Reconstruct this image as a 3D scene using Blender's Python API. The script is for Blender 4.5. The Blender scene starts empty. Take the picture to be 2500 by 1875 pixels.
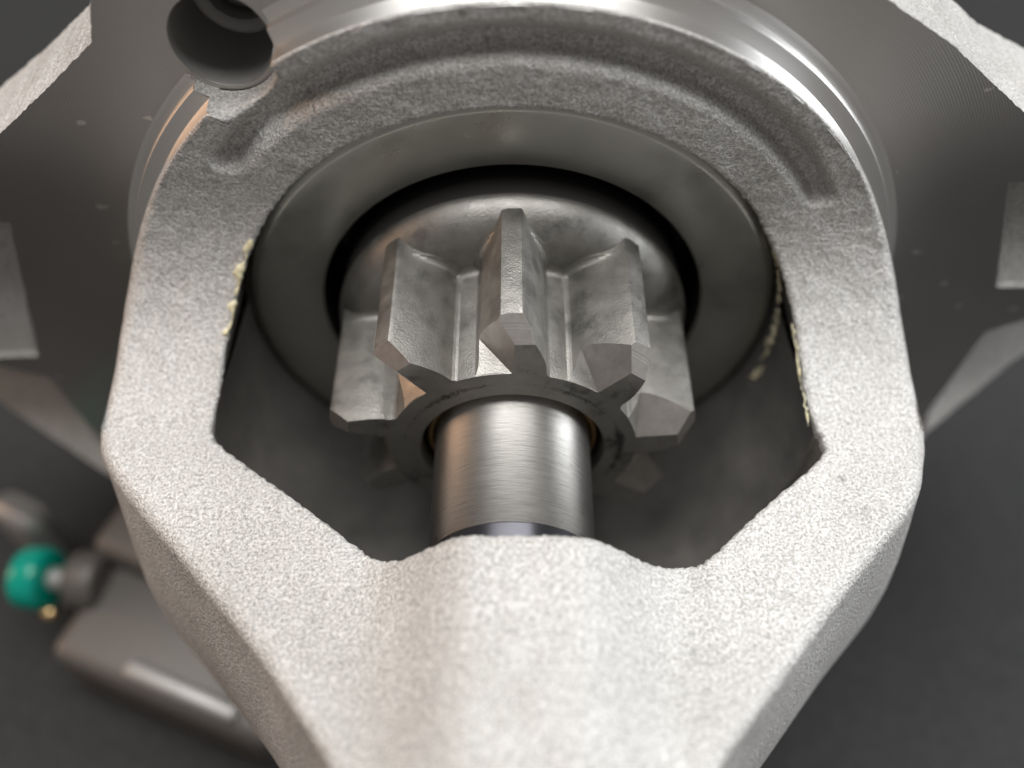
import bpy, bmesh, math, random
from mathutils import Vector, Matrix, noise
R = math.radians
C = bpy.context.scene.collection
SC = bpy.context.scene
MM = 0.001
random.seed(7)
# ------------------------------------------------------------------ camera, light, exposure
# model millimetres: x right, y up, z along the shaft towards the viewer  ->  Blender (x, -z, y)
def V(x, y, z): return Vector((x*MM, -z*MM, y*MM))
cam = bpy.data.cameras.new('camera'); co = bpy.data.objects.new('camera', cam); C.objects.link(co)
co.location = V(-0.03, 61.06, 40.46); co.rotation_euler = (R(90-52.77), 0, 0)
cam.sensor_width = 36; cam.lens = 33.12; cam.clip_start = 0.002; cam.clip_end = 20
cam.dof.use_dof = True; cam.dof.focus_distance = 0.0655; cam.dof.aperture_fstop = 13
SC.camera = co
w = bpy.data.worlds.new('World'); SC.world = w; w.use_nodes = True
w.node_tree.nodes['Background'].inputs[0].default_value = (1.0, 0.95, 0.91, 1)
w.node_tree.nodes['Background'].inputs[1].default_value = 0.195
def area(name, loc, target, sx, sy, power, col):
    l = bpy.data.lights.new(name, 'AREA'); l.shape = 'RECTANGLE'; l.size = sx; l.size_y = sy; l.energy = power; l.color = col
    o = bpy.data.objects.new(name, l); C.objects.link(o); o.location = Vector(loc)
    o.rotation_euler = (Vector(target)-Vector(loc)).to_track_quat('-Z', 'Y').to_euler(); return o
area('ceiling_light', (-0.01, 0.09, 0.62), (0, 0, 0), 0.64, 0.52, 7.1, (1, 0.99, 0.97))
area('window_light', (0.66, 0.06, 0.20), (0, 0, 0), 0.32, 0.30, 3.2, (0.94, 0.97, 1))
area('warm_fill_light', (-0.62, 0.04, 0.14), (0, 0, 0), 0.16, 0.40, 0.95, (1, 0.60, 0.36))  # added lamp standing in for a warm surface reflected from low left
SC.view_settings.view_transform = 'Standard'; SC.view_settings.look = 'None'
SC.view_settings.exposure = 0.1; SC.view_settings.gamma = 1
SC.cycles.use_denoising = True; SC.cycles.denoising_prefilter = 'ACCURATE'
SC.cycles.max_bounces = 8

# ------------------------------------------------------------------ materials
def mat(name, base, metal, rough, build=None):
    m = bpy.data.materials.new(name); m.use_nodes = True
    nt = m.node_tree; b = nt.nodes['Principled BSDF']
    b.inputs['Base Color'].default_value = (*base, 1); b.inputs['Metallic'].default_value = metal; b.inputs['Roughness'].default_value = rough
    if build: build(nt, b)
    return m
def N(nt, t, **kw):
    n = nt.nodes.new(t)
    for k, v in kw.items():
        if k.startswith('_'): n.inputs[k[1:]].default_value = v
        else: setattr(n, k, v)
    return n
def coords(nt, scale=(1, 1, 1), rnd=False):
    t = N(nt, 'ShaderNodeTexCoord'); mp = N(nt, 'ShaderNodeMapping'); mp.inputs['Scale'].default_value = scale
    nt.links.new(t.outputs['Object'], mp.inputs['Vector'])
    if rnd:
        oi = N(nt, 'ShaderNodeObjectInfo'); mu = N(nt, 'ShaderNodeMath', operation='MULTIPLY'); mu.inputs[1].default_value = 0.37
        nt.links.new(oi.outputs['Random'], mu.inputs[0]); nt.links.new(mu.outputs[0], mp.inputs['Location'])
    return mp.outputs['Vector']
def ntex(nt, vec, scale, detail=2, rough=0.5, dist=0):
    n = N(nt, 'ShaderNodeTexNoise'); n.inputs['Scale'].default_value = scale; n.inputs['Detail'].default_value = detail
    n.inputs['Roughness'].default_value = rough; n.inputs['Distortion'].default_value = dist
    nt.links.new(vec, n.inputs['Vector']); return n.outputs['Fac']
def ramp(nt, fac, stops):
    r = N(nt, 'ShaderNodeValToRGB'); e = r.color_ramp.elements
    while len(e) < len(stops): e.new(0.5)
    for el, (p, c) in zip(e, stops): el.position = p; el.color = (*c, 1) if len(c) == 3 else c
    nt.links.new(fac, r.inputs['Fac']); return r.outputs['Color']
def g3(v): return (v, v, v)
def bump(nt, b, h, strength, dist, prev=None):
    n = N(nt, 'ShaderNodeBump'); n.inputs['Strength'].default_value = strength; n.inputs['Distance'].default_value = dist
    nt.links.new(h, n.inputs['Height'])
    if prev is not None: nt.links.new(prev, n.inputs['Normal'])
    nt.links.new(n.outputs['Normal'], b.inputs['Normal']); return n.outputs['Normal']
def mth(nt, op, a, bb=None):
    n = N(nt, 'ShaderNodeMath', operation=op)
    for i, q in enumerate((a, bb)):
        if q is None: continue
        if isinstance(q, (int, float)): n.inputs[i].default_value = q
        else: nt.links.new(q, n.inputs[i])
    return n.outputs[0]
def radius_node(nt):   # distance from the shaft axis
    t = N(nt, 'ShaderNodeTexCoord'); s = N(nt, 'ShaderNodeSeparateXYZ'); nt.links.new(t.outputs['Object'], s.inputs[0])
    return mth(nt, 'SQRT', mth(nt, 'ADD', mth(nt, 'MULTIPLY', s.outputs['X'], s.outputs['X']), mth(nt, 'MULTIPLY', s.outputs['Z'], s.outputs['Z']))), s

def aniso(nt, b, amt):
    b.inputs['Anisotropic'].default_value = amt; b.inputs['Anisotropic Rotation'].default_value = 0.25
    t = N(nt, 'ShaderNodeTangent', direction_type='RADIAL', axis='Y'); nt.links.new(t.outputs[0], b.inputs['Tangent'])
def b_cast(nt, b):
    v = coords(nt)
    n1 = ntex(nt, v, 4700, 3, 0.68); n2 = ntex(nt, v, 2300, 2, 0.5); n3 = ntex(nt, v, 75, 4, 0.6); n4 = ntex(nt, v, 420, 3, 0.6)
    vo = N(nt, 'ShaderNodeTexVoronoi', feature='F1'); vo.inputs['Scale'].default_value = 330; nt.links.new(v, vo.inputs['Vector'])
    pit = ramp(nt, mth(nt, 'ADD', vo.outputs['Distance'], mth(nt, 'MULTIPLY', n4, 0.35)), [(0.19, g3(0.0)), (0.27, g3(1.0))])
    c1 = ramp(nt, n1, [(0.34, (0.36, 0.352, 0.342)), (0.52, (0.59, 0.58, 0.567)), (0.66, (0.78, 0.77, 0.757))])
    c2 = ramp(nt, n3, [(0.30, (0.84, 0.835, 0.82)), (0.62, (1.0, 1.0, 1.0))])
    mx = N(nt, 'ShaderNodeMix', data_type='RGBA', blend_type='MULTIPLY'); mx.inputs['Factor'].default_value = 1
    nt.links.new(c1, mx.inputs[6]); nt.links.new(c2, mx.inputs[7])
    m2 = N(nt, 'ShaderNodeMix', data_type='RGBA', blend_type='MULTIPLY'); m2.inputs['Factor'].default_value = 0.4
    nt.links.new(mx.outputs[2], m2.inputs[6]); nt.links.new(pit, m2.inputs[7]); nt.links.new(m2.outputs[2], b.inputs['Base Color'])
    p0 = bump(nt, b, pit, 0.35, 0.00015)
    p = bump(nt, b, n2, 0.45, 0.00014, p0)
    bump(nt, b, n1, 1.0, 0.0002, p)
    nt.links.new(ramp(nt, n4, [(0.3, g3(0.42)), (0.7, g3(0.58))]), b.inputs['Roughness'])
CAST = mat('cast_aluminium', (0.6, 0.59, 0.575), 0.5, 0.5, b_cast)
def b_turn(nt, b):
    rr, s = radius_node(nt)
    wv = mth(nt, 'SINE', mth(nt, 'MULTIPLY', rr, 2*math.pi/0.00019))
    v = coords(nt); n = ntex(nt, v, 900, 2)
    cx_ = N(nt, 'ShaderNodeCombineXYZ'); nt.links.new(mth(nt, 'MULTIPLY', rr, 5200.0), cx_.inputs[0])
    ln = N(nt, 'ShaderNodeTexNoise'); ln.inputs['Scale'].default_value = 1.0; ln.inputs['Detail'].default_value = 4; nt.links.new(cx_.outputs[0], ln.inputs['Vector'])
    sp = N(nt, 'ShaderNodeTexVoronoi', feature='F1'); sp.inputs['Scale'].default_value = 260; nt.links.new(coords(nt, (1, 1, 1.8)), sp.inputs['Vector'])
    dk = ramp(nt, mth(nt, 'ADD', sp.outputs['Distance'], mth(nt, 'MULTIPLY', n, 0.55)), [(0.33, (0.95, 0.92, 0.88)), (0.37, (0.60, 0.58, 0.56))])
    nt.links.new(dk, b.inputs['Base Color'])
    h = mth(nt, 'ADD', mth(nt, 'MULTIPLY', wv, 0.6), mth(nt, 'ADD', mth(nt, 'MULTIPLY', n, 0.6), mth(nt, 'MULTIPLY', ln.outputs['Fac'], 1.6)))
    bump(nt, b, h, 0.35, 0.000012)
    aniso(nt, b, 0.92)
    n2 = ntex(nt, v, 120, 3)
    nt.links.new(ramp(nt, n2, [(0.35, g3(0.37)), (0.7, g3(0.44))]), b.inputs['Roughness'])
TURN = mat('turned_aluminium', (0.60, 0.58, 0.56), 1.0, 0.34, b_turn)
def b_pilot(nt, b):
    aniso(nt, b, 0.85)
    t = N(nt, 'ShaderNodeTexCoord'); s = N(nt, 'ShaderNodeSeparateXYZ'); nt.links.new(t.outputs['Object'], s.inputs[0])
    wv = mth(nt, 'SINE', mth(nt, 'MULTIPLY', s.outputs['Y'], 2*math.pi/0.00016))
    n = ntex(nt, coords(nt, (1, 9, 1)), 700, 2)
    bump(nt, b, mth(nt, 'ADD', wv, n), 0.3, 0.000012)
PILOT = mat('polished_aluminium', (0.82, 0.81, 0.795), 1.0, 0.42, b_pilot)
def b_steel(nt, b):
    v = coords(nt, rnd=True)
    n1 = ntex(nt, v, 6000, 3, 0.65); n2 = ntex(nt, v, 330, 5, 0.68); n3 = ntex(nt, v, 700, 2)
    nt.links.new(ramp(nt, n2, [(0.30, (0.17, 0.167, 0.158)), (0.45, (0.30, 0.292, 0.275)), (0.7, (0.37, 0.358, 0.335))]), b.inputs['Base Color'])
    nt.links.new(ramp(nt, n3, [(0.3, g3(0.36)), (0.7, g3(0.5))]), b.inputs['Roughness'])
    bump(nt, b, n1, 0.6, 0.00005)
STEEL = mat('gear_steel', (0.37, 0.36, 0.34), 0.9, 0.42, b_steel)
def b_face(nt, b):
    v = coords(nt, rnd=True)
    n1 = ntex(nt, coords(nt, (1, 1, 6)), 1500, 3, 0.6); n2 = ntex(nt, v, 400, 4, 0.65)
    nt.links.new(ramp(nt, n2, [(0.30, (0.17, 0.165, 0.155)), (0.42, (0.33, 0.32, 0.30)), (0.7, (0.41, 0.395, 0.37))]), b.inputs['Base Color'])
    bump(nt, b, n1, 0.4, 0.00004)
    rr, s = radius_node(nt)
    band = mth(nt, 'SUBTRACT', 1.0, mth(nt, 'MINIMUM', 1.0, mth(nt, 'DIVIDE', mth(nt, 'ABSOLUTE', mth(nt, 'SUBTRACT', rr, 0.0083)), 0.0009)))
    sc = ntex(nt, coords(nt, (1, 1, 1)), 1500, 4, 0.75, 1.5); pt = ntex(nt, coords(nt), 190, 2)
    mk = ramp(nt, mth(nt, 'MULTIPLY', mth(nt, 'MULTIPLY', band, sc), pt), [(0.20, g3(1)), (0.30, g3(0.3))])
    old = b.inputs['Base Color'].links[0].from_socket
    mx = N(nt, 'ShaderNodeMix', data_type='RGBA', blend_type='MULTIPLY'); mx.inputs['Factor'].default_value = 1
    nt.links.new(old, mx.inputs[6]); nt.links.new(mk, mx.inputs[7]); nt.links.new(mx.outputs[2], b.inputs['Base Color'])
FACE = mat('gear_front_steel', (0.3, 0.29, 0.27), 0.8, 0.4, b_face)
def b_cut(nt, b):
    rr, s = radius_node(nt)
    n = ntex(nt, coords(nt), 1300, 3)
    cx_ = N(nt, 'ShaderNodeCombineXYZ'); nt.links.new(mth(nt, 'MULTIPLY', rr, 9000.0), cx_.inputs[0])
    ln = N(nt, 'ShaderNodeTexNoise'); ln.inputs['Scale'].default_value = 1.0; ln.inputs['Detail'].default_value = 3; nt.links.new(cx_.outputs[0], ln.inputs['Vector'])
    bump(nt, b, mth(nt, 'ADD', ln.outputs['Fac'], mth(nt, 'MULTIPLY', n, 0.4)), 0.5, 0.00003)
    nt.links.new(ramp(nt, n, [(0.3, (0.40, 0.375, 0.355)), (0.7, (0.50, 0.47, 0.448))]), b.inputs['Base Color'])
CUT = mat('machined_bevel_steel', (0.55, 0.52, 0.5), 1.0, 0.42, b_cut)
def b_shaft(nt, b):
    n = ntex(nt, coords(nt, (0.55, 14, 0.55)), 900, 4, 0.65); n2 = ntex(nt, coords(nt), 260, 4, 0.7)
    bump(nt, b, n, 0.35, 0.00004); aniso(nt, b, 0.6)
    nt.links.new(ramp(nt, n, [(0.25, (0.28, 0.27, 0.26)), (0.5, (0.43, 0.418, 0.40)), (0.8, (0.50, 0.488, 0.47))]), b.inputs['Base Color'])
    nt.links.new(ramp(nt, n2, [(0.35, g3(0.40)), (0.7, g3(0.50))]), b.inputs['Roughness'])
    sp = N(nt, 'ShaderNodeTexVoronoi', feature='F1'); sp.inputs['Scale'].default_value = 520; nt.links.new(coords(nt, (1, 0.6, 1)), sp.inputs['Vector'])
    dk = ramp(nt, mth(nt, 'ADD', sp.outputs['Distance'], mth(nt, 'MULTIPLY', n2, 0.5)), [(0.28, (0.25, 0.17, 0.10)), (0.33, (1, 1, 1))])
    ln = ntex(nt, coords(nt, (0.12, 60, 0.12)), 420, 2, 0.5); lk = ramp(nt, ln, [(0.27, g3(0.55)), (0.34, g3(1))])
    for fac in (dk, lk):
        old = b.inputs['Base Color'].links[0].from_socket
        mx = N(nt, 'ShaderNodeMix', data_type='RGBA', blend_type='MULTIPLY'); mx.inputs['Factor'].default_value = 0.8
        nt.links.new(old, mx.inputs[6]); nt.links.new(fac, mx.inputs[7]); nt.links.new(mx.outputs[2], b.inputs['Base Color'])
SHAFT = mat('ground_shaft_steel', (0.6, 0.585, 0.56), 1.0, 0.23, b_shaft)
def b_ring(nt, b):
    v = coords(nt); n = ntex(nt, v, 170, 4, 0.6, 0.6); n2 = ntex(nt, v, 150, 5, 0.6); n3 = ntex(nt, v, 2600, 2)
    nt.links.new(ramp(nt, n2, [(0.28, (0.30, 0.296, 0.27)), (0.45, (0.46, 0.457, 0.42)), (0.75, (0.52, 0.515, 0.475))]), b.inputs['Base Color'])
    nt.links.new(ramp(nt, n, [(0.35, g3(0.26)), (0.65, g3(0.46))]), b.inputs['Roughness'])
    bump(nt, b, n3, 0.15, 0.00003)
RING = mat('oiled_ring_steel', (0.22, 0.22, 0.2), 0.8, 0.35, b_ring)
BLACK = mat('gap_shade_steel', (0.04, 0.038, 0.037), 0.0, 0.7, lambda nt, b: setattr(b.inputs['Specular IOR Level'], 'default_value', 0.15))  # black base paints the shade in the gap between ring and rear disc
DARK = mat('dark_reflection_steel', (0.07, 0.07, 0.08), 0.9, 0.24)
BRONZE = mat('bushing_bronze', (0.50, 0.32, 0.16), 1.0, 0.35)
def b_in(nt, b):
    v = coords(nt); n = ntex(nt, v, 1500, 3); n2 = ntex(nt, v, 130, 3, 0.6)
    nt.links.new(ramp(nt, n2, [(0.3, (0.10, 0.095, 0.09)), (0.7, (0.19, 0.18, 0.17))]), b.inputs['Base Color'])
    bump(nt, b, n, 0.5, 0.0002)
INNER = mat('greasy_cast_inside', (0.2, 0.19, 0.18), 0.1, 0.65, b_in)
def b_grease(nt, b):
    b.inputs['Subsurface Weight'].default_value = 0.3; b.inputs['Subsurface Radius'].default_value = (0.001, 0.0008, 0.0004)
    b.inputs['Subsurface Scale'].default_value = 0.5
    nt.links.new(ramp(nt, ntex(nt, coords(nt), 900, 2), [(0.3, (0.62, 0.54, 0.34)), (0.7, (0.76, 0.70, 0.50))]), b.inputs['Base Color'])
GREASE = mat('cream_grease', (0.7, 0.63, 0.43), 0, 0.35, b_grease)
def b_table(nt, b):
    b.inputs['Specular IOR Level'].default_value = 0.2
    v = coords(nt); n = ntex(nt, v, 700, 4, 0.7); n2 = ntex(nt, v, 12, 3)
    nt.links.new(ramp(nt, n, [(0.3, (0.017, 0.0175, 0.018)), (0.7, (0.029, 0.0295, 0.030))]), b.inputs['Base Color'])
    bump(nt, b, n, 0.3, 0.0003)
TABLE = mat('dark_table_cloth', (0.045, 0.045, 0.045), 0, 0.7, b_table)
GREEN = mat('green_plastic', (0.0, 0.27, 0.20), 0, 0.2)
GREYM = mat('grey_metal', (0.125, 0.115, 0.107), 0.4, 0.5, lambda nt, b: bump(nt, b, ntex(nt, coords(nt), 1500, 2), 0.3, 0.0002))
PALE = mat('pale_metal', (0.36, 0.35, 0.34), 0.5, 0.45, lambda nt, b: bump(nt, b, ntex(nt, coords(nt), 1500, 2), 0.3, 0.0002))
BRASS = mat('brass', (0.85, 0.62, 0.33), 1.0, 0.25)

# ------------------------------------------------------------------ helpers
def thing(name, label, cat, base, group=None):
    o = bpy.data.objects.new(name, None); C.objects.link(o); o.location = V(*base); o.empty_display_size = 0.005
    o['label'] = label; o['category'] = cat
    if group: o['group'] = group
    return o
def obj(name, bm, mats, parent=None, smooth=True, sharp=None):
    bmesh.ops.recalc_face_normals(bm, faces=bm.faces)
    me = bpy.data.meshes.new(name); bm.to_mesh(me); bm.free()
    for m in (mats if isinstance(mats, (list, tuple)) else [mats]): me.materials.append(m)
    if smooth:
        me.polygons.foreach_set('use_smooth', [True]*len(me.polygons))
        if sharp: me.set_sharp_from_angle(angle=R(sharp))
    o = bpy.data.objects.new(name, me); C.objects.link(o)
    if parent is not None:
        o.parent = parent
        r = parent; off = Vector((0, 0, 0))
        while r is not None: off += r.location; r = r.parent
        o.location = -off
    return o
def tag(o, label, cat, group=None):
    o['label'] = label; o['category'] = cat
    if group: o['group'] = group
    return o
def lathe(prof, n=160, a0=0, a1=360, skip=None, cx=0, cy=0):
    """prof: (r, z) list turned about the shaft axis (or a parallel one)"""
    bm = bmesh.new(); full = abs(a1-a0) >= 360
    cols = []
    cnt = n if full else n+1
    for i in range(cnt):
        a = R(a0+(a1-a0)*i/n)
        cols.append([bm.verts.new(V(cx+r*math.cos(a), cy+r*math.sin(a), z)) for r, z in prof])
    for i in range(n):
        c0, c1 = cols[i], cols[(i+1) % cnt]
        for j in range(len(prof)-1): bm.faces.new((c0[j], c0[j+1], c1[j+1], c1[j]))
    return bm
def sm(a, b, x):
    t = max(0.0, min(1.0, (x-a)/(b-a))); return t*t*(3-2*t)
def prism(outline, holes, zf, zb, bm=None, mi=0, zbf=None, zff=None):
    """flat plate: outline and holes as (x, y) loops, front at zf, back at zb (or zbf(x, y))"""
    bm = bm or bmesh.new(); edges = []; loops = []
    for lp in [outline]+holes:
        vs = [bm.verts.new(V(x, y, zff(x, y) if zff else zf)) for x, y in lp]; loops.append((vs, lp))
        for i in range(len(vs)): edges.append(bm.edges.new((vs[i], vs[(i+1) % len(vs)])))
    bmesh.ops.triangle_fill(bm, use_beauty=True, use_dissolve=False, edges=edges)
    for vs, lp in loops:
        bs = [bm.verts.new(V(x, y, zbf(x, y) if zbf else zb)) for x, y in lp]
        for i in range(len(vs)):
            j = (i+1) % len(vs); bm.faces.new((vs[i], vs[j], bs[j], bs[i]))
    return bm
def circle(cx, cy, r, n=48, a0=0): return [(cx+r*math.cos(2*math.pi*i/n), cy+r*math.sin(2*math.pi*i/n)) for i in range(n)]
def rough_line(pts, step=0.5, amp=0.12, seed=0):
    """a cast edge: polyline resampled with small irregularities"""
    out = []; rnd = random.Random(seed)
    for i in range(len(pts)):
        a, b = Vector(pts[i]), Vector(pts[(i+1) % len(pts)]); L = (b-a).length; k = max(1, int(L/step))
        nrm = Vector((-(b-a).y, (b-a).x)).normalized() if L > 0 else Vector((0, 0))
        for j in range(k):
            p = a+(b-a)*(j/k)+nrm*(rnd.uniform(-amp, amp) if j else 0); out.append((p.x, p.y))
    return out

# ------------------------------------------------------------------ setting
bm = bmesh.new()
YT = -46.0
vs = [bm.verts.new(V(x, YT, z)) for x, z in ((-1500, 85), (1500, 85), (1500, -1800), (-1500, -1800))]; bm.faces.new(vs)
t = obj('table', bm, TABLE, smooth=False); t['kind'] = 'structure'; t['label'] = 'dark grey table surface under the starter motor'

# ------------------------------------------------------------------ drive end housing
H = thing('starter_housing', 'silver grey cast aluminium starter motor housing with open tapered nose around the gear', 'motor housing', (0, YT, -10))
ZF, RHO, YW = -12.0, 12.5, 3.0
LARC = RHO*math.pi/2
HC = (-19.2, 25.4)          # bolt hole centre
def prof(t):
    if t <= 0: return YW+RHO-t, ZF, 0.0, 1.0
    if t < LARC:
        th = t/RHO; return YW+RHO-RHO*math.sin(th), ZF+RHO-RHO*math.cos(th), math.sin(th), math.cos(th)
    return YW, ZF+RHO+t-LARC, 1.0, 0.0
def t_of_y(y):
    if y >= YW+RHO: return YW+RHO-y
    return RHO*math.asin(min(1.0, (YW+RHO-y)/RHO))
def t_of_z(z): return LARC+z-(ZF+RHO)
def r_out(phi):
    s = math.sin(phi); r = 29.9+1.45*(1-sm(0.0, 0.64, s))/(1-sm(0.0, 0.64, 0.1))
    # scallop left by the bolt hole
    c = Vector(HC); d = Vector((math.cos(phi), math.sin(phi))); b = c.dot(d); q = b*b-(c.dot(c)-3.8**2)
    if q > 0:
        rn = b-math.sqrt(q); k = 0.35
        if rn < r+3:
            h = max(0, min(1, 0.5+0.5*(r-rn)/k)); r = r*(1-h)+rn*h-k*h*(1-h)
    return r
def r_in(phi): return 22.25+0.45*(1-sm(0.1, 0.6, math.sin(phi)))
INL = [(-22.55, 0.5), (-22.3, 1.0), (-21.5, 2.05), (-16, 6.15), (-10.7, 10.2), (-9.3, 11.3), (-7.2, 12.05), (-4, 12.1), (0.5, 12.1)]
OUL = [(-31.1, 0.5), (-30.4, 2.6), (-28.0, 5.8), (-22.1, 11.9), (-16.4, 18.0), (-13.2, 22.0), (-10.6, 25.5), (-6.5, 32.5), (0.2, 36.5)]
INR = [(22.75, 0.5), (23.0, 1.5), (22.5, 3.1), (17.6, 7.3), (13.4, 11.1), (11.8, 11.75), (9.2, 12.2), (5, 12.15), (0.5, 12.1)]
OUR = [(31.1, 0.5), (30.4, 3.0), (28.6, 6.9), (22.9, 13.0), (17.6, 19.0), (14.6, 22.4), (11.8, 25.8), (7, 32.5), (0.2, 36.5)]
def catmull(P, u):
    n = len(P)-1; i = min(int(u), n-1); f = u-i
    p1, p2 = Vector(P[i]), Vector(P[i+1]); p0 = Vector(P[i-1]) if i else 2*p1-p2; p3 = Vector(P[i+2]) if i+2 <= n else 2*p2-p1
    return 0.5*((2*p1)+(p2-p0)*f+(2*p0-5*p1+4*p2-p3)*f*f+(3*p1-p0-3*p2+p3)*f**3)
NA, NB = 230, 170
cols = []    # (inner (x,t), outer (x,t), edge radius)
def half(sgn, INp, OUp):
    out = []
    for i in range(NA):
        f = i/NA; a = math.pi/2-f*(math.pi/2)
        # run the two arcs down to y = YW
        def arc(rf):
            lo, hi = 0.0, math.pi/2
            ph_end = math.asin(YW/31.35) if rf is r_out else math.asin(YW/22.65)
            ph = math.pi/2-(math.pi/2-ph_end)*f
            pr = ph if sgn > 0 else math.pi-ph
            r = rf(pr); y = max(YW, r*math.sin(ph)); return (sgn*r*math.cos(ph), t_of_y(y))
        e = 0.12+1.08*sm(0.62, 0.95, f)
        if sgn < 0 and 0.25 < f < 0.7: e = max(e, 0.85*sm(0.05, 0.5, 29.85-r_out(math.pi-(math.pi/2-(math.pi/2-math.asin(YW/31.35))*f))))
        out.append((arc(r_in), arc(r_out), e, f, True))
    for i in range(NB+1):
        u = i/NB*(len(INp)-1); pi_, po = catmull(INp, u), catmull(OUp, u)
        out.append(((pi_[0], t_of_z(pi_[1])), (po[0], t_of_z(po[1])), 1.2, 1.0, False))
    return out
L_, R_ = half(-1, INL, OUL), half(1, INR, OUR)
cols = L_ + R_[::-1][1:]
cols = cols[:-1]            # the two top columns are the same
def groove(x, y):
    r = math.hypot(x, y); ph = math.degrees(math.atan2(y, x))
    if y <= 0 or not 25.2 < r < 28.9: return 0.0
    e0, e1 = (ph-30.5)*R(1)*r, (141.0-ph)*R(1)*r
    en = sm(0, 1.1, min(e0, e1)-max(0, abs(r-27.3)-0.5)*0.5)
    if en <= 0: return 0.0
    u = r-25.2
    din = 0.75-math.sqrt(0.5625-u*u) if u < 0.68 else 0.43+(u-0.68)*2.6
    ro = 28.9-0.8*(1-sm(0, 9, e0)) - 0.5*(1-sm(0, 6, e1))
    dout = 1.6*sm(0, 1.9-0.8*(1-sm(0, 9, e0)), ro-r)
    k = 0.35; a, b = min(din, 1.6), dout; h = max(0, min(1, 0.5+0.5*(b-a)/k)); m = b*(1-h)+a*h-k*h*(1-h)
    return -max(0.0, m)*en
def boss(x, z):
    if z < 6: return 0.0
    k = 1.0-0.010*max(0, z-12); c = 0.7-0.02*(z-12)
    d = abs(x-c)/k
    lo = 2.6*sm(12, 30, z)
    b = lo+(5.15-lo)*(1-sm(3.0, 11.2, d))
    return b*sm(8.5, 11.6, z)
def place(x, t, fade=1.0):
    y, z, ny, nz = prof(t); h = 0.0
    if nz > 0.3: h += groove(x, y)
    if z > 5: h += boss(x, z)
    if z > 14: h += 0.02*(z-14)
    h += 0.10*noise.noise(Vector((x*0.55, y*0.55, z*0.55)))+0.05*noise.noise(Vector((x*1.6, y*1.6, z*1.6)))
    return x, y+ny*h, z+nz*h, ny, nz
M = 60
OUTN = []
for i in range(len(cols)):
    (xa, ta), (xb, tb) = cols[i-1][1], cols[(i+1) % len(cols)][1]; d = Vector((xb-xa, tb-ta)).normalized(); n_ = Vector((-d.y, d.x))
    ref = Vector((cols[i][1][0]-cols[i][0][0], cols[i][1][1]-cols[i][0][1]))
    if n_.dot(ref) < 0: n_ = -n_
    OUTN.append((n_.x, n_.y))
bm = bmesh.new(); grid = []
for (xi, ti), (xo, to), e, f, up in cols:
    col = []
    dx, dt = xo-xi, to-ti; L = math.hypot(dx, dt); ux, ut = dx/L, dt/L
    ei = 0.28
    rn = 0.13*noise.noise(Vector((xi*2.3, ti*2.3, 4)))+0.08*noise.noise(Vector((xi*6, ti*6, 9)))
    # inner wall, from below up
    x, y, z, ny, nz = place(xi+ux*rn, ti+ut*rn)
    if up:
        for zz in (-24.0, -18.0, -13.5): col.append((x, y, zz))
        if z > -12.5: col.append((x, y, z-0.9))
    else:
        for yy in (-24.0, -12.0, -3.0): col.append((x, yy, z))
        col.append((x, y-0.9, z))
    for k in (0, 1, 2):
        q = k/2*math.pi/2; o_ = ei*(1-math.cos(q)) if k else 0; dn = ei*(1-math.sin(q))
        x, y, z, ny, nz = place(xi+ux*(rn+o_), ti+ut*(rn+o_)); col.append((x, y-ny*dn, z-nz*dn))
    for k in range(1, M):
        s = ei+rn+(L-ei-rn-e)*k/M; x, y, z, ny, nz = place(xi+ux*s, ti+ut*s); col.append((x, y, z))
    for k in range(6):
        q = k/5*math.pi/2; s = L-e+e*math.sin(q); x, y, z, ny, nz = place(xi+ux*s, ti+ut*s); dn = e*(1-math.cos(q))
        col.append((x, y-ny*dn, z-nz*dn))
    x, y, z = col[-1]
    if up:
        for k in range(1, 11): col.append((x, y, z+(-14.9-z)*k/10))
    else:
        fl = (2.5 if x < 0 else 1.8)*sm(-1.0, 8, z); nx_, nz_ = OUTN[len(grid)]
        for k in range(1, 6):
            u = k/5; g = fl*math.sin(u*1.9)/math.sin(1.57); col.append((x+nx_*g, y-17.0*u, z+nz_*g))
        x, y, z = col[-1]; Hh = abs(x)*0.4+3
        for k in range(1, 6):
            q = k/5*math.pi/2*0.97; col.append((x*math.cos(q), y-Hh*math.sin(q), z))
    grid.append(col)
K = len(grid[0]); grid = [c if len(c) == K else c for c in grid]
vg = [[bm.verts.new(V(*p)) for p in c] for c in grid]
for i in range(len(vg)):
    a, b = vg[i], vg[(i+1) % len(vg)]
    turn = cols[i][4] != cols[(i+1) % len(cols)][4]
    for j in range(min(len(a), len(b))-1):
        if turn and (j < 3 or j > K-11): continue
        fc = bm.faces.new((a[j], a[j+1], b[j+1], b[j]))
        if j < 3: fc.material_index = 1
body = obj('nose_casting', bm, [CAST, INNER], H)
# lower outside and inside of the round barrel
obj('barrel', lathe([(30.9, 0.5), (30.95, -5), (30.95, -10), (30.95, -14.9)], 90, 174.5, 365.5), CAST, H)
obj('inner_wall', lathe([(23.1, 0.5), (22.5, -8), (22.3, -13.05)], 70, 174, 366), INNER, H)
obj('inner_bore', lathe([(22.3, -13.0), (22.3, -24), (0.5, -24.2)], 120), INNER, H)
bm = bmesh.new()
rows = []
def width_at(P, z):
    for (xa, za), (xb, zb_) in zip(P, P[1:]):
        if za <= z <= zb_ and zb_ > za: return abs(xa+(xb-xa)*(z-za)/(zb_-za))
    return abs(P[-1][0])
for i in range(40):
    z = 0.5+11.9*i/39; wl, wr = max(3, width_at(INL, z))+0.5, max(3, width_at(INR, z))+0.5
    rows.append([bm.verts.new(V((wr if math.cos(a) > 0 else wl)*math.cos(a), -22.62*math.sin(a), z)) for a in [math.pi*k/40 for k in range(41)]])
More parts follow.
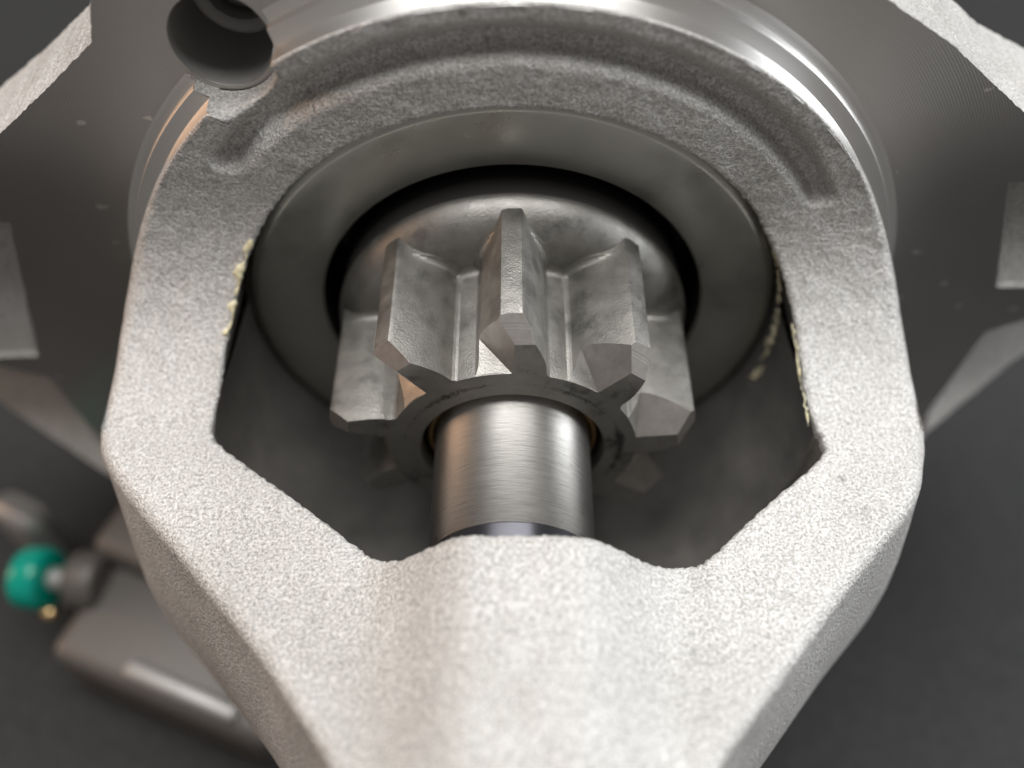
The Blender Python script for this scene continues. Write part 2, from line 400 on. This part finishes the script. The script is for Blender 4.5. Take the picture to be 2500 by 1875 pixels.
for a, b in zip(rows, rows[1:]):
    for k in range(40): bm.faces.new((a[k], a[k+1], b[k+1], b[k]))
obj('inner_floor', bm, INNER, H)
# turned spigot round the front face, broken by the bolt hole
aL = 180-R(0)
pp = [(29.72, -11.98), (29.93, -12.2), (29.95, -13.55), (30.02, -13.72), (30.15, -13.8), (30.95, -13.86), (31.08, -13.9), (31.14, -14.0), (31.16, -14.55), (31.05, -14.68), (31.1, -14.8), (31.45, -14.86), (31.9, -15.0)]
a_h = math.degrees(math.atan2(HC[1], HC[0])); D_h = math.hypot(*HC)
bm = bmesh.new(); prev = None
for i in range(321):
    c = []
    for r, z in pp:
        hf = math.degrees(math.acos(min(1, (r*r+D_h*D_h-3.82**2)/(2*r*D_h))))
        a = R(a_h+hf+(360-2*hf)*i/320); c.append(bm.verts.new(V(r*math.cos(a), r*math.sin(a), z)))
    if prev:
        if math.sin(a) > 0.11:
            for j in range(len(pp)-1): bm.faces.new((prev[j], prev[j+1], c[j+1], c[j]))
    prev = c
bmesh.ops.delete(bm, geom=[v for v in bm.verts if not v.link_faces], context='VERTS')
obj('spigot', bm, PILOT, H, sharp=35)
bm = bmesh.new(); prev = None
for i in range(181):
    a = 2*math.pi*i/180; x, y = HC[0]+3.8*math.cos(a), HC[1]+3.8*math.sin(a); r = math.hypot(x, y)
    if not 29.6 < r < 31.8: prev = None; continue
    zt = -12.3 if r < 29.95 else -13.86 if r < 31.1 else -14.9
    c = (bm.verts.new(V(x, y, -15)), bm.verts.new(V(x, y, zt)))
    if prev: bm.faces.new((prev[0], prev[1], c[1], c[0]))
    prev = c
obj('scallop_wall', bm, CAST, H)
# flange: machined pad with the bolt hole and two cast pockets, on a cast plate
padL = [(-26.4, 29.5), (-27.7, 25.3), (-31.6, 22.1), (-35.9, 18.7), (-44, 13.0), (-64, 11.5)]
pad = [(23.8, 28.3), (14.5, 34.0), (8, 36.5), (0, 37), (-9, 36.2), (-16, 35), (-25.6, 36)] + padL + [(-64, -9.4), (-48.6, -9.3), (-44.6, -10.9), (-43.4, -23.4), (-34, -31), (34, -31), (42.0, -19.0), (42.9, -4.2), (45.7, -2.5), (64, -1.2), (64, 14.6), (44, 16.0), (36, 19.8), (29.2, 25.0)]
pockL = [(-39.9, 9.3), (-44.4, -7.6), (-61, -8.3), (-61, 9.6)]
pockR = [(37.6, 13.4), (61, 13.4), (61, 1.6), (41.5, 1.8)]
ph = circle(HC[0], HC[1], 3.42, 56)
F = obj('mounting_flange', prism(rough_line(pad, 0.3, 0.045, 1), [rough_line(pockL, 0.5, 0.05, 2), rough_line(pockR, 0.5, 0.05, 3), ph, circle(0, 0, 24, 96)], -15.0, -22.0, zbf=lambda x, y: -22 if y < 5 else -26 if x > -5 else -25), TURN, H, smooth=False)
# side walls of the pad are as cast
me = F.data; me.materials.append(CAST)
for p in me.polygons:
    if abs(p.normal.y) < 0.5:
        c = p.center
        if math.hypot(c.x*1000-HC[0], c.z*1000-HC[1]) > 4: p.material_index = 1
plate = [(22, 25), (14, 29), (0, 31), (-9, 32), (-20, 33), (-24, 31), (-26, 25), (-27.6, 22.2), (-35.8, 15.6), (-44, 9.9), (-62, 8.4), (-64, -16), (-55.6, -22.4), (-46.4, -29.4), (-34, -40), (30, -36), (43.4, -22.4), (51.2, -14.6), (64, -3), (62, 11), (44, 12.5), (36, 16.3), (29.2, 21.5)]
obj('cast_plate', prism(plate, [circle(HC[0], HC[1], 3.4, 40), circle(0, 0, 22.6, 96)], -22.05, -30), CAST, F, smooth=False)
def floor_z(y0, z0, y1, z1): return lambda x, y: z0+(z1-z0)*(y-y0)/(y1-y0)
for pl, zf_ in ((pockL, floor_z(9.5, -19.6, -8, -15.5)), (pockR, floor_z(13.4, -19.2, 1.6, -15.5)),
        ([(-63, -9.45), (-48.6, -9.35), (-44.65, -10.95), (-43.45, -23.4), (-36, -26), (-38, -29), (-43.9, -25.9), (-52.6, -19.4), (-63, -11.8)], floor_z(-9.4, -23, -26, -13.5)),
        ([(63, -1.25), (45.75, -2.55), (42.95, -4.2), (42.05, -19.0), (39, -21.8), (40, -20.5), (41.8, -18.9), (49.2, -12.0), (63, -1.4)], floor_z(-2.5, -23, -19, -13.5))):
    obj('recess_floor', prism(rough_line(pl, 1.2, 0.03, 5), [], 0, -22.0, zff=zf_), CAST, F, smooth=False)
# stepped bolt hole
obj('bolt_hole', lathe([(3.42, -15.05), (3.40, -15.4), (3.38, -21.2), (3.2, -21.4), (2.5, -21.5), (2.4, -21.7), (2.35, -34)], 56, cx=HC[0], cy=HC[1]), PALE, F, sharp=40)
# motor body behind the flange
obj('motor_body', lathe([(0.1, -24.3), (33, -24.3), (34, -25), (34, -120), (31, -123), (0.1, -123)], 96, cy=-8), GREYM, H, sharp=35)

# bolt end seen deep in the hole: threaded
B = thing('bolt', 'dark threaded bolt end deep inside the round flange hole', 'bolt', (HC[0], HC[1], -30))
pr = [(0.05, -22.2), (1.7, -22.2)]
for k in range(16): pr += [(2.15, -22.5-k*0.55), (1.8, -22.78-k*0.55)]
obj('threaded_end', lathe(pr, 48, cx=HC[0], cy=HC[1]), PALE, B)

# ------------------------------------------------------------------ clutch ring
bm = lathe([(16.1, -24), (16.1, -13.80), (16.16, -13.76), (21.2, -13.05), (21.5, -13.08), (21.95, -13.4), (22.05, -13.8), (22.05, -16.5), (21.0, -17.2), (20.8, -24)], 220)
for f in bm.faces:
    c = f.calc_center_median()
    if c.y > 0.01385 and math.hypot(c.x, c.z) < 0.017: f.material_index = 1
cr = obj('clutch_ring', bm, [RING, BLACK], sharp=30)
tag(cr, 'dark oily steel ring behind the gear, filling the round opening', 'ring')

# ------------------------------------------------------------------ pinion gear
G = thing('pinion_gear', 'grey steel pinion gear with nine slanted teeth around the bright shaft', 'gear', (0, -15, -6))
RR = 9.5; ZG = 0.4; TA = 40
NH = 160
# hub: tube with chamfered bore; front ring gets the machined, marked face
bm = lathe([(6.7, -11), (6.95, -1.2), (6.98, 0.15), (7.1, ZG), (7.8, ZG), (8.6, ZG), (RR, ZG), (RR, -3), (RR, -6), (RR, -9.25), (RR+0.03, -9.45), (RR+0.13, -9.65), (RR+0.3, -9.79), (RR+0.6, -9.85)], 180)
for f in bm.faces: f.material_index = 1 if all(abs(v.co.y+ZG*MM) < 1e-6 for v in f.verts) else 0
obj('hub', bm, [STEEL, FACE], G, sharp=30)
# tooth
HW = [(9.5, 2.62), (9.6, 2.48), (9.75, 2.38), (10.0, 2.34), (10.4, 2.34), (10.8, 2.29), (11.2, 2.19), (11.6, 2.05), (12.0, 1.89), (12.4, 1.71), (12.8, 1.51), (13.2, 1.30), (13.6, 1.08), (13.9, 0.90), (14.08, 0.78), (14.15, 0.66)]
def tooth_mesh():
    bm = bmesh.new(); RT = 14.15
    secs = [ZG, -2.0, -4.5, -7.0, -9.25, -9.45, -9.62, -9.76, -9.85, -12.6]
    rings = []
    for z in secs:
        d0 = 0 if z >= -9.25 else 0.6-math.sqrt(max(0, 0.36-(-9.25-max(z, -9.85))**2))
        dd = lambda r: d0*(1-sm(11.6, 13.6, r))
        pts = []
        a0 = math.asin(HW[0][1]/RR)
        for k in range(11):           # root arc, just outside the hub
            a = -a0+2*a0*k/10; pts.append((RR*math.sin(a), RR*math.cos(a)))
        for r, h in HW[1:]: pts.append((h+dd(r), math.sqrt(max(0, r*r-h*h))))
        for k in (1, 2, 3):
            a = math.asin(0.66/RT)*(1-k/2); pts.append((RT*math.sin(a), RT*math.cos(a)))
        for r, h in HW[1:-1][::-1]: pts.append((-h-dd(r), math.sqrt(max(0, r*r-h*h))))
        rings.append([bm.verts.new(V(x, y, z)) for x, y in pts])
    n = len(rings[0])
    for a, b in zip(rings, rings[1:]):
        for i in range(n): bm.faces.new((a[i], a[(i+1) % n], b[(i+1) % n], b[i]))
    f0 = bm.faces.new(rings[0]); f0.material_index = 1
    bm.faces.new(rings[-1][::-1])
    bmesh.ops.recalc_face_normals(bm, faces=bm.faces)
    def cut(b_, co_, no, mi, cap=True):
        res = bmesh.ops.bisect_plane(b_, geom=b_.verts[:]+b_.edges[:]+b_.faces[:], plane_co=co_, plane_no=no, clear_outer=True, dist=1e-8)
        ed = [e for e in res['geom_cut'] if isinstance(e, bmesh.types.BMEdge)]
        for f in bmesh.ops.contextual_create(b_, geom=ed)['faces']: f.material_index = mi
    # turned chamfer of the tip
    cut(bm, V(0, 14.15, ZG-1.55), V(0, 1.55, 1.5).normalized(), 2)
    # lead-in cut on one flank: the cutter leaves a small shelf at the foot of the tooth
    p1, p2, p3 = V(0.05, 9.55, ZG), V(-2.45, 9.15, ZG), V(-2.34, 10.15, ZG-2.15)
    sn = (p2-p1).cross(p3-p1).normalized()
    if sn.z < 0: sn = -sn                     # Blender z is model y: upwards
    low = bm.copy()
    cut(low, p1, sn, 0)                       # foot below the shelf
    cut(bm, p1, -sn, 2)                       # tooth above it
    k = 1.05
    cut(bm, V(0.0, 10, ZG), V(-k, 0.06, 1.0).normalized(), 2)
    # edges broken by deburring
    es = [e for e in bm.edges if len(e.link_faces) == 2 and e.calc_face_angle(0) > 0.42 and min(math.hypot(v.co.x, v.co.z) for v in e.verts) > 0.0104 and max(v.co.y for v in e.verts) < 0.009]
    bmesh.ops.bevel(bm, geom=es, offset=0.07*MM, segments=2, affect='EDGES', profile=0.5, clamp_overlap=True, material=2)
    tmp = bpy.data.meshes.new('tmp'); low.to_mesh(tmp); bm.from_mesh(tmp); bpy.data.meshes.remove(tmp); low.free()
    return bm
bm = tooth_mesh()
tm = obj('tooth', bm, [STEEL, FACE, CUT], G, sharp=11)
for k in range(1, 9):
    o = tm.copy(); C.objects.link(o); o.parent = G
    o.rotation_euler = (0, R(TA*k), 0); o.location = tm.location
# flange of the pinion behind the teeth
bm = lathe([(RR+0.1, -9.85), (11, -9.85), (12.0, -9.88), (12.7, -10.05), (13.3, -10.38), (13.8, -10.85), (14.2, -11.35), (14.5, -11.9), (14.6, -12.4), (14.5, -12.9), (14.5, -20), (9, -20.5)], 160)
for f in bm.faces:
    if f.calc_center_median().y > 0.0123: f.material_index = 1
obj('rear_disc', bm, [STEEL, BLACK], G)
obj('bushing', lathe([(6.08, -6), (6.08, -0.75), (6.2, -0.6), (6.5, -0.6), (6.62, -0.75), (6.65, -6)], 120), BRONZE, G)

# ------------------------------------------------------------------ shaft
S = thing('drive_shaft', 'bright polished steel shaft running from the gear into the nose', 'shaft', (0, -6, 5))
obj('shaft_body', lathe([(5.96, -12), (5.96, 10.0), (5.9, 10.0)], 160), SHAFT, S)
obj('dark_neck', lathe([(5.9, 10.01), (5.9, 16)], 120), DARK, S)  # shaft neck; its dark colour paints the reflection of the dark nose

# ------------------------------------------------------------------ grease
def blob(name, pts, label):
    bm = bmesh.new()
    for x, y, z, r in pts:
        m = Matrix.Translation(V(x, y, z)) @ Matrix.Diagonal((random.uniform(.8, 1.2), random.uniform(.8, 1.2), random.uniform(.8, 1.2), 1))
        bmesh.ops.create_icosphere(bm, subdivisions=2, radius=r*MM, matrix=m)
    o = obj(name, bm, GREASE)
    md = o.modifiers.new('r', 'REMESH'); md.mode = 'VOXEL'; md.voxel_size = 0.00011; md.use_smooth_shade = True
    dg = bpy.context.evaluated_depsgraph_get(); me = bpy.data.meshes.new_from_object(o.evaluated_get(dg))
    o.modifiers.clear(); me.name = name; o.data = me
    if not me.materials: me.materials.append(GREASE)
    bm = bmesh.new(); bm.from_mesh(me)
    for _ in range(7): bmesh.ops.smooth_vert(bm, verts=bm.verts, factor=0.5, use_axis_x=True, use_axis_y=True, use_axis_z=True)
    bm.to_mesh(me); bm.free(); me.polygons.foreach_set('use_smooth', [True]*len(me.polygons))
    return tag(o, label, 'grease')
def edge_pt(sgn, f):      # a point on the inner rim; f in 0..1 from the top of the arch to the level edge
    ph_ = math.pi/2-(math.pi/2-math.asin(YW/22.65))*f; r = 22.5; y = max(YW, r*math.sin(ph_)); yy, z, ny, nz = prof(t_of_y(y))
    return sgn*r*math.cos(ph_), y, z, ny, nz
pts = []
for i in range(60):
    f = 0.735+0.19*i/59; x, y, z, ny, nz = edge_pt(-1, f); wv = 0.5+0.5*math.sin(i*0.33)
    gap = 0.35 if 38 < i < 44 else 1
    pts.append((x-random.uniform(-.05, .55)*wv, y+ny*0.02, z+nz*0.02, gap*random.uniform(.16, .30)*(0.55+0.6*wv)))
blob('grease_smear', pts, 'cream grease patch smeared on the left inner rim of the opening')
pts = []
for i in range(44):
    z = -7.5+7.5*i/43
    th = math.acos(max(-1, min(1, (ZF+RHO-z)/RHO))); y = YW+RHO-RHO*math.sin(th)
    x = math.sqrt(max(0, 22.62**2-y*y))
    pts.append((x-0.05+random.uniform(-.12, .08), y-0.3+random.uniform(-.1, .1), z, random.uniform(.10, .19)))
blob('grease_smear', pts, 'thin broken cream grease line along the right inner rim')
pts = []
for i in range(70):
    f = i/69; a = R(24-40*f); rr = 22.28
    pts.append((rr*math.cos(a), rr*math.sin(a), -13.0+2.0*f+random.uniform(-.5, .5)*(0.4+f), random.uniform(.12, .3)))
blob('grease_smear', pts, 'dull grease streak on the inside wall beside the dark ring')
# ------------------------------------------------------------------ things on the table, out of focus
def box(bm, x0, x1, y0, y1, z0, z1, mi=0, rot=0, bev=0.6):
    m = Matrix.Translation(V((x0+x1)/2, (y0+y1)/2, (z0+z1)/2)) @ Matrix.Rotation(rot, 4, 'Z') @ Matrix.Diagonal(((x1-x0)*MM, (z1-z0)*MM, (y1-y0)*MM, 1))
    r = bmesh.ops.create_cube(bm, size=1, matrix=m); es = set(e for v in r['verts'] for e in v.link_edges)
    bmesh.ops.bevel(bm, geom=list(es), offset=bev*MM, segments=3, affect='EDGES', profile=0.5)
    return bm
K_ = thing('bracket_block', 'blurred grey metal block with a pale ledge on the table below the nose', 'metal block', (-38, YT, 0))
def rbox(cx, cz, L, W_, y0, y1, bev, ang=-22):
    return box(bmesh.new(), cx-L/2, cx+L/2, y0, y1, cz-W_/2, cz+W_/2, rot=R(ang), bev=bev)
obj('block_body', rbox(-34, -1.5, 28, 19, YT, YT+9, 1.8), GREYM, K_)
obj('ledge', rbox(-34.5, 6.4, 14, 2.2, YT+8, YT+10, 0.8), PALE, K_)
obj('rear_hump', rbox(-36, -8.5, 22, 8, YT+2, YT+12.5, 1.6), GREYM, K_)
T_ = tag(obj('metal_tab', box(bmesh.new(), -61, -53.5, YT, YT+12.5, -16, -12, rot=R(-25), bev=2.2), PALE), 'blurred rounded grey metal tab standing beside the green plug', 'metal tab')
P_ = thing('plug', 'blurred green plastic plug with grey pin and brass contact', 'plug', (-56, YT, -9))
def cyl(c, axis, r, l, n=32):
    bm = bmesh.new(); q = V(*axis).normalized().to_track_quat('Z', 'Y').to_matrix().to_4x4()
    bmesh.ops.create_cone(bm, cap_ends=True, segments=n, radius1=r*MM, radius2=r*MM, depth=l*MM, matrix=Matrix.Translation(V(*c)) @ q)
    bmesh.ops.bevel(bm, geom=[e for e in bm.edges if len(e.link_faces) == 2 and e.calc_face_angle() > 1], offset=0.25*r*MM, segments=3, affect='EDGES', profile=0.5)
    return bm
obj('green_cap', cyl((-53.3, -36.4, -6.2), (1, 0.1, 0.15), 3.5, 3.6), GREEN, P_, sharp=50)
obj('pin', cyl((-51.0, -36.2, -6.0), (1, 0.1, 0.15), 1.3, 5), PALE, P_, sharp=50)
obj('socket', cyl((-47.6, -37.2, -6.2), (1, 0.1, 0.15), 3.4, 4), GREYM, P_, sharp=50)
bm = bmesh.new(); bmesh.ops.create_uvsphere(bm, u_segments=20, v_segments=12, radius=0.9*MM, matrix=Matrix.Translation(V(-52.0, -39.0, -3.2)))
obj('brass_contact', bm, BRASS, P_)
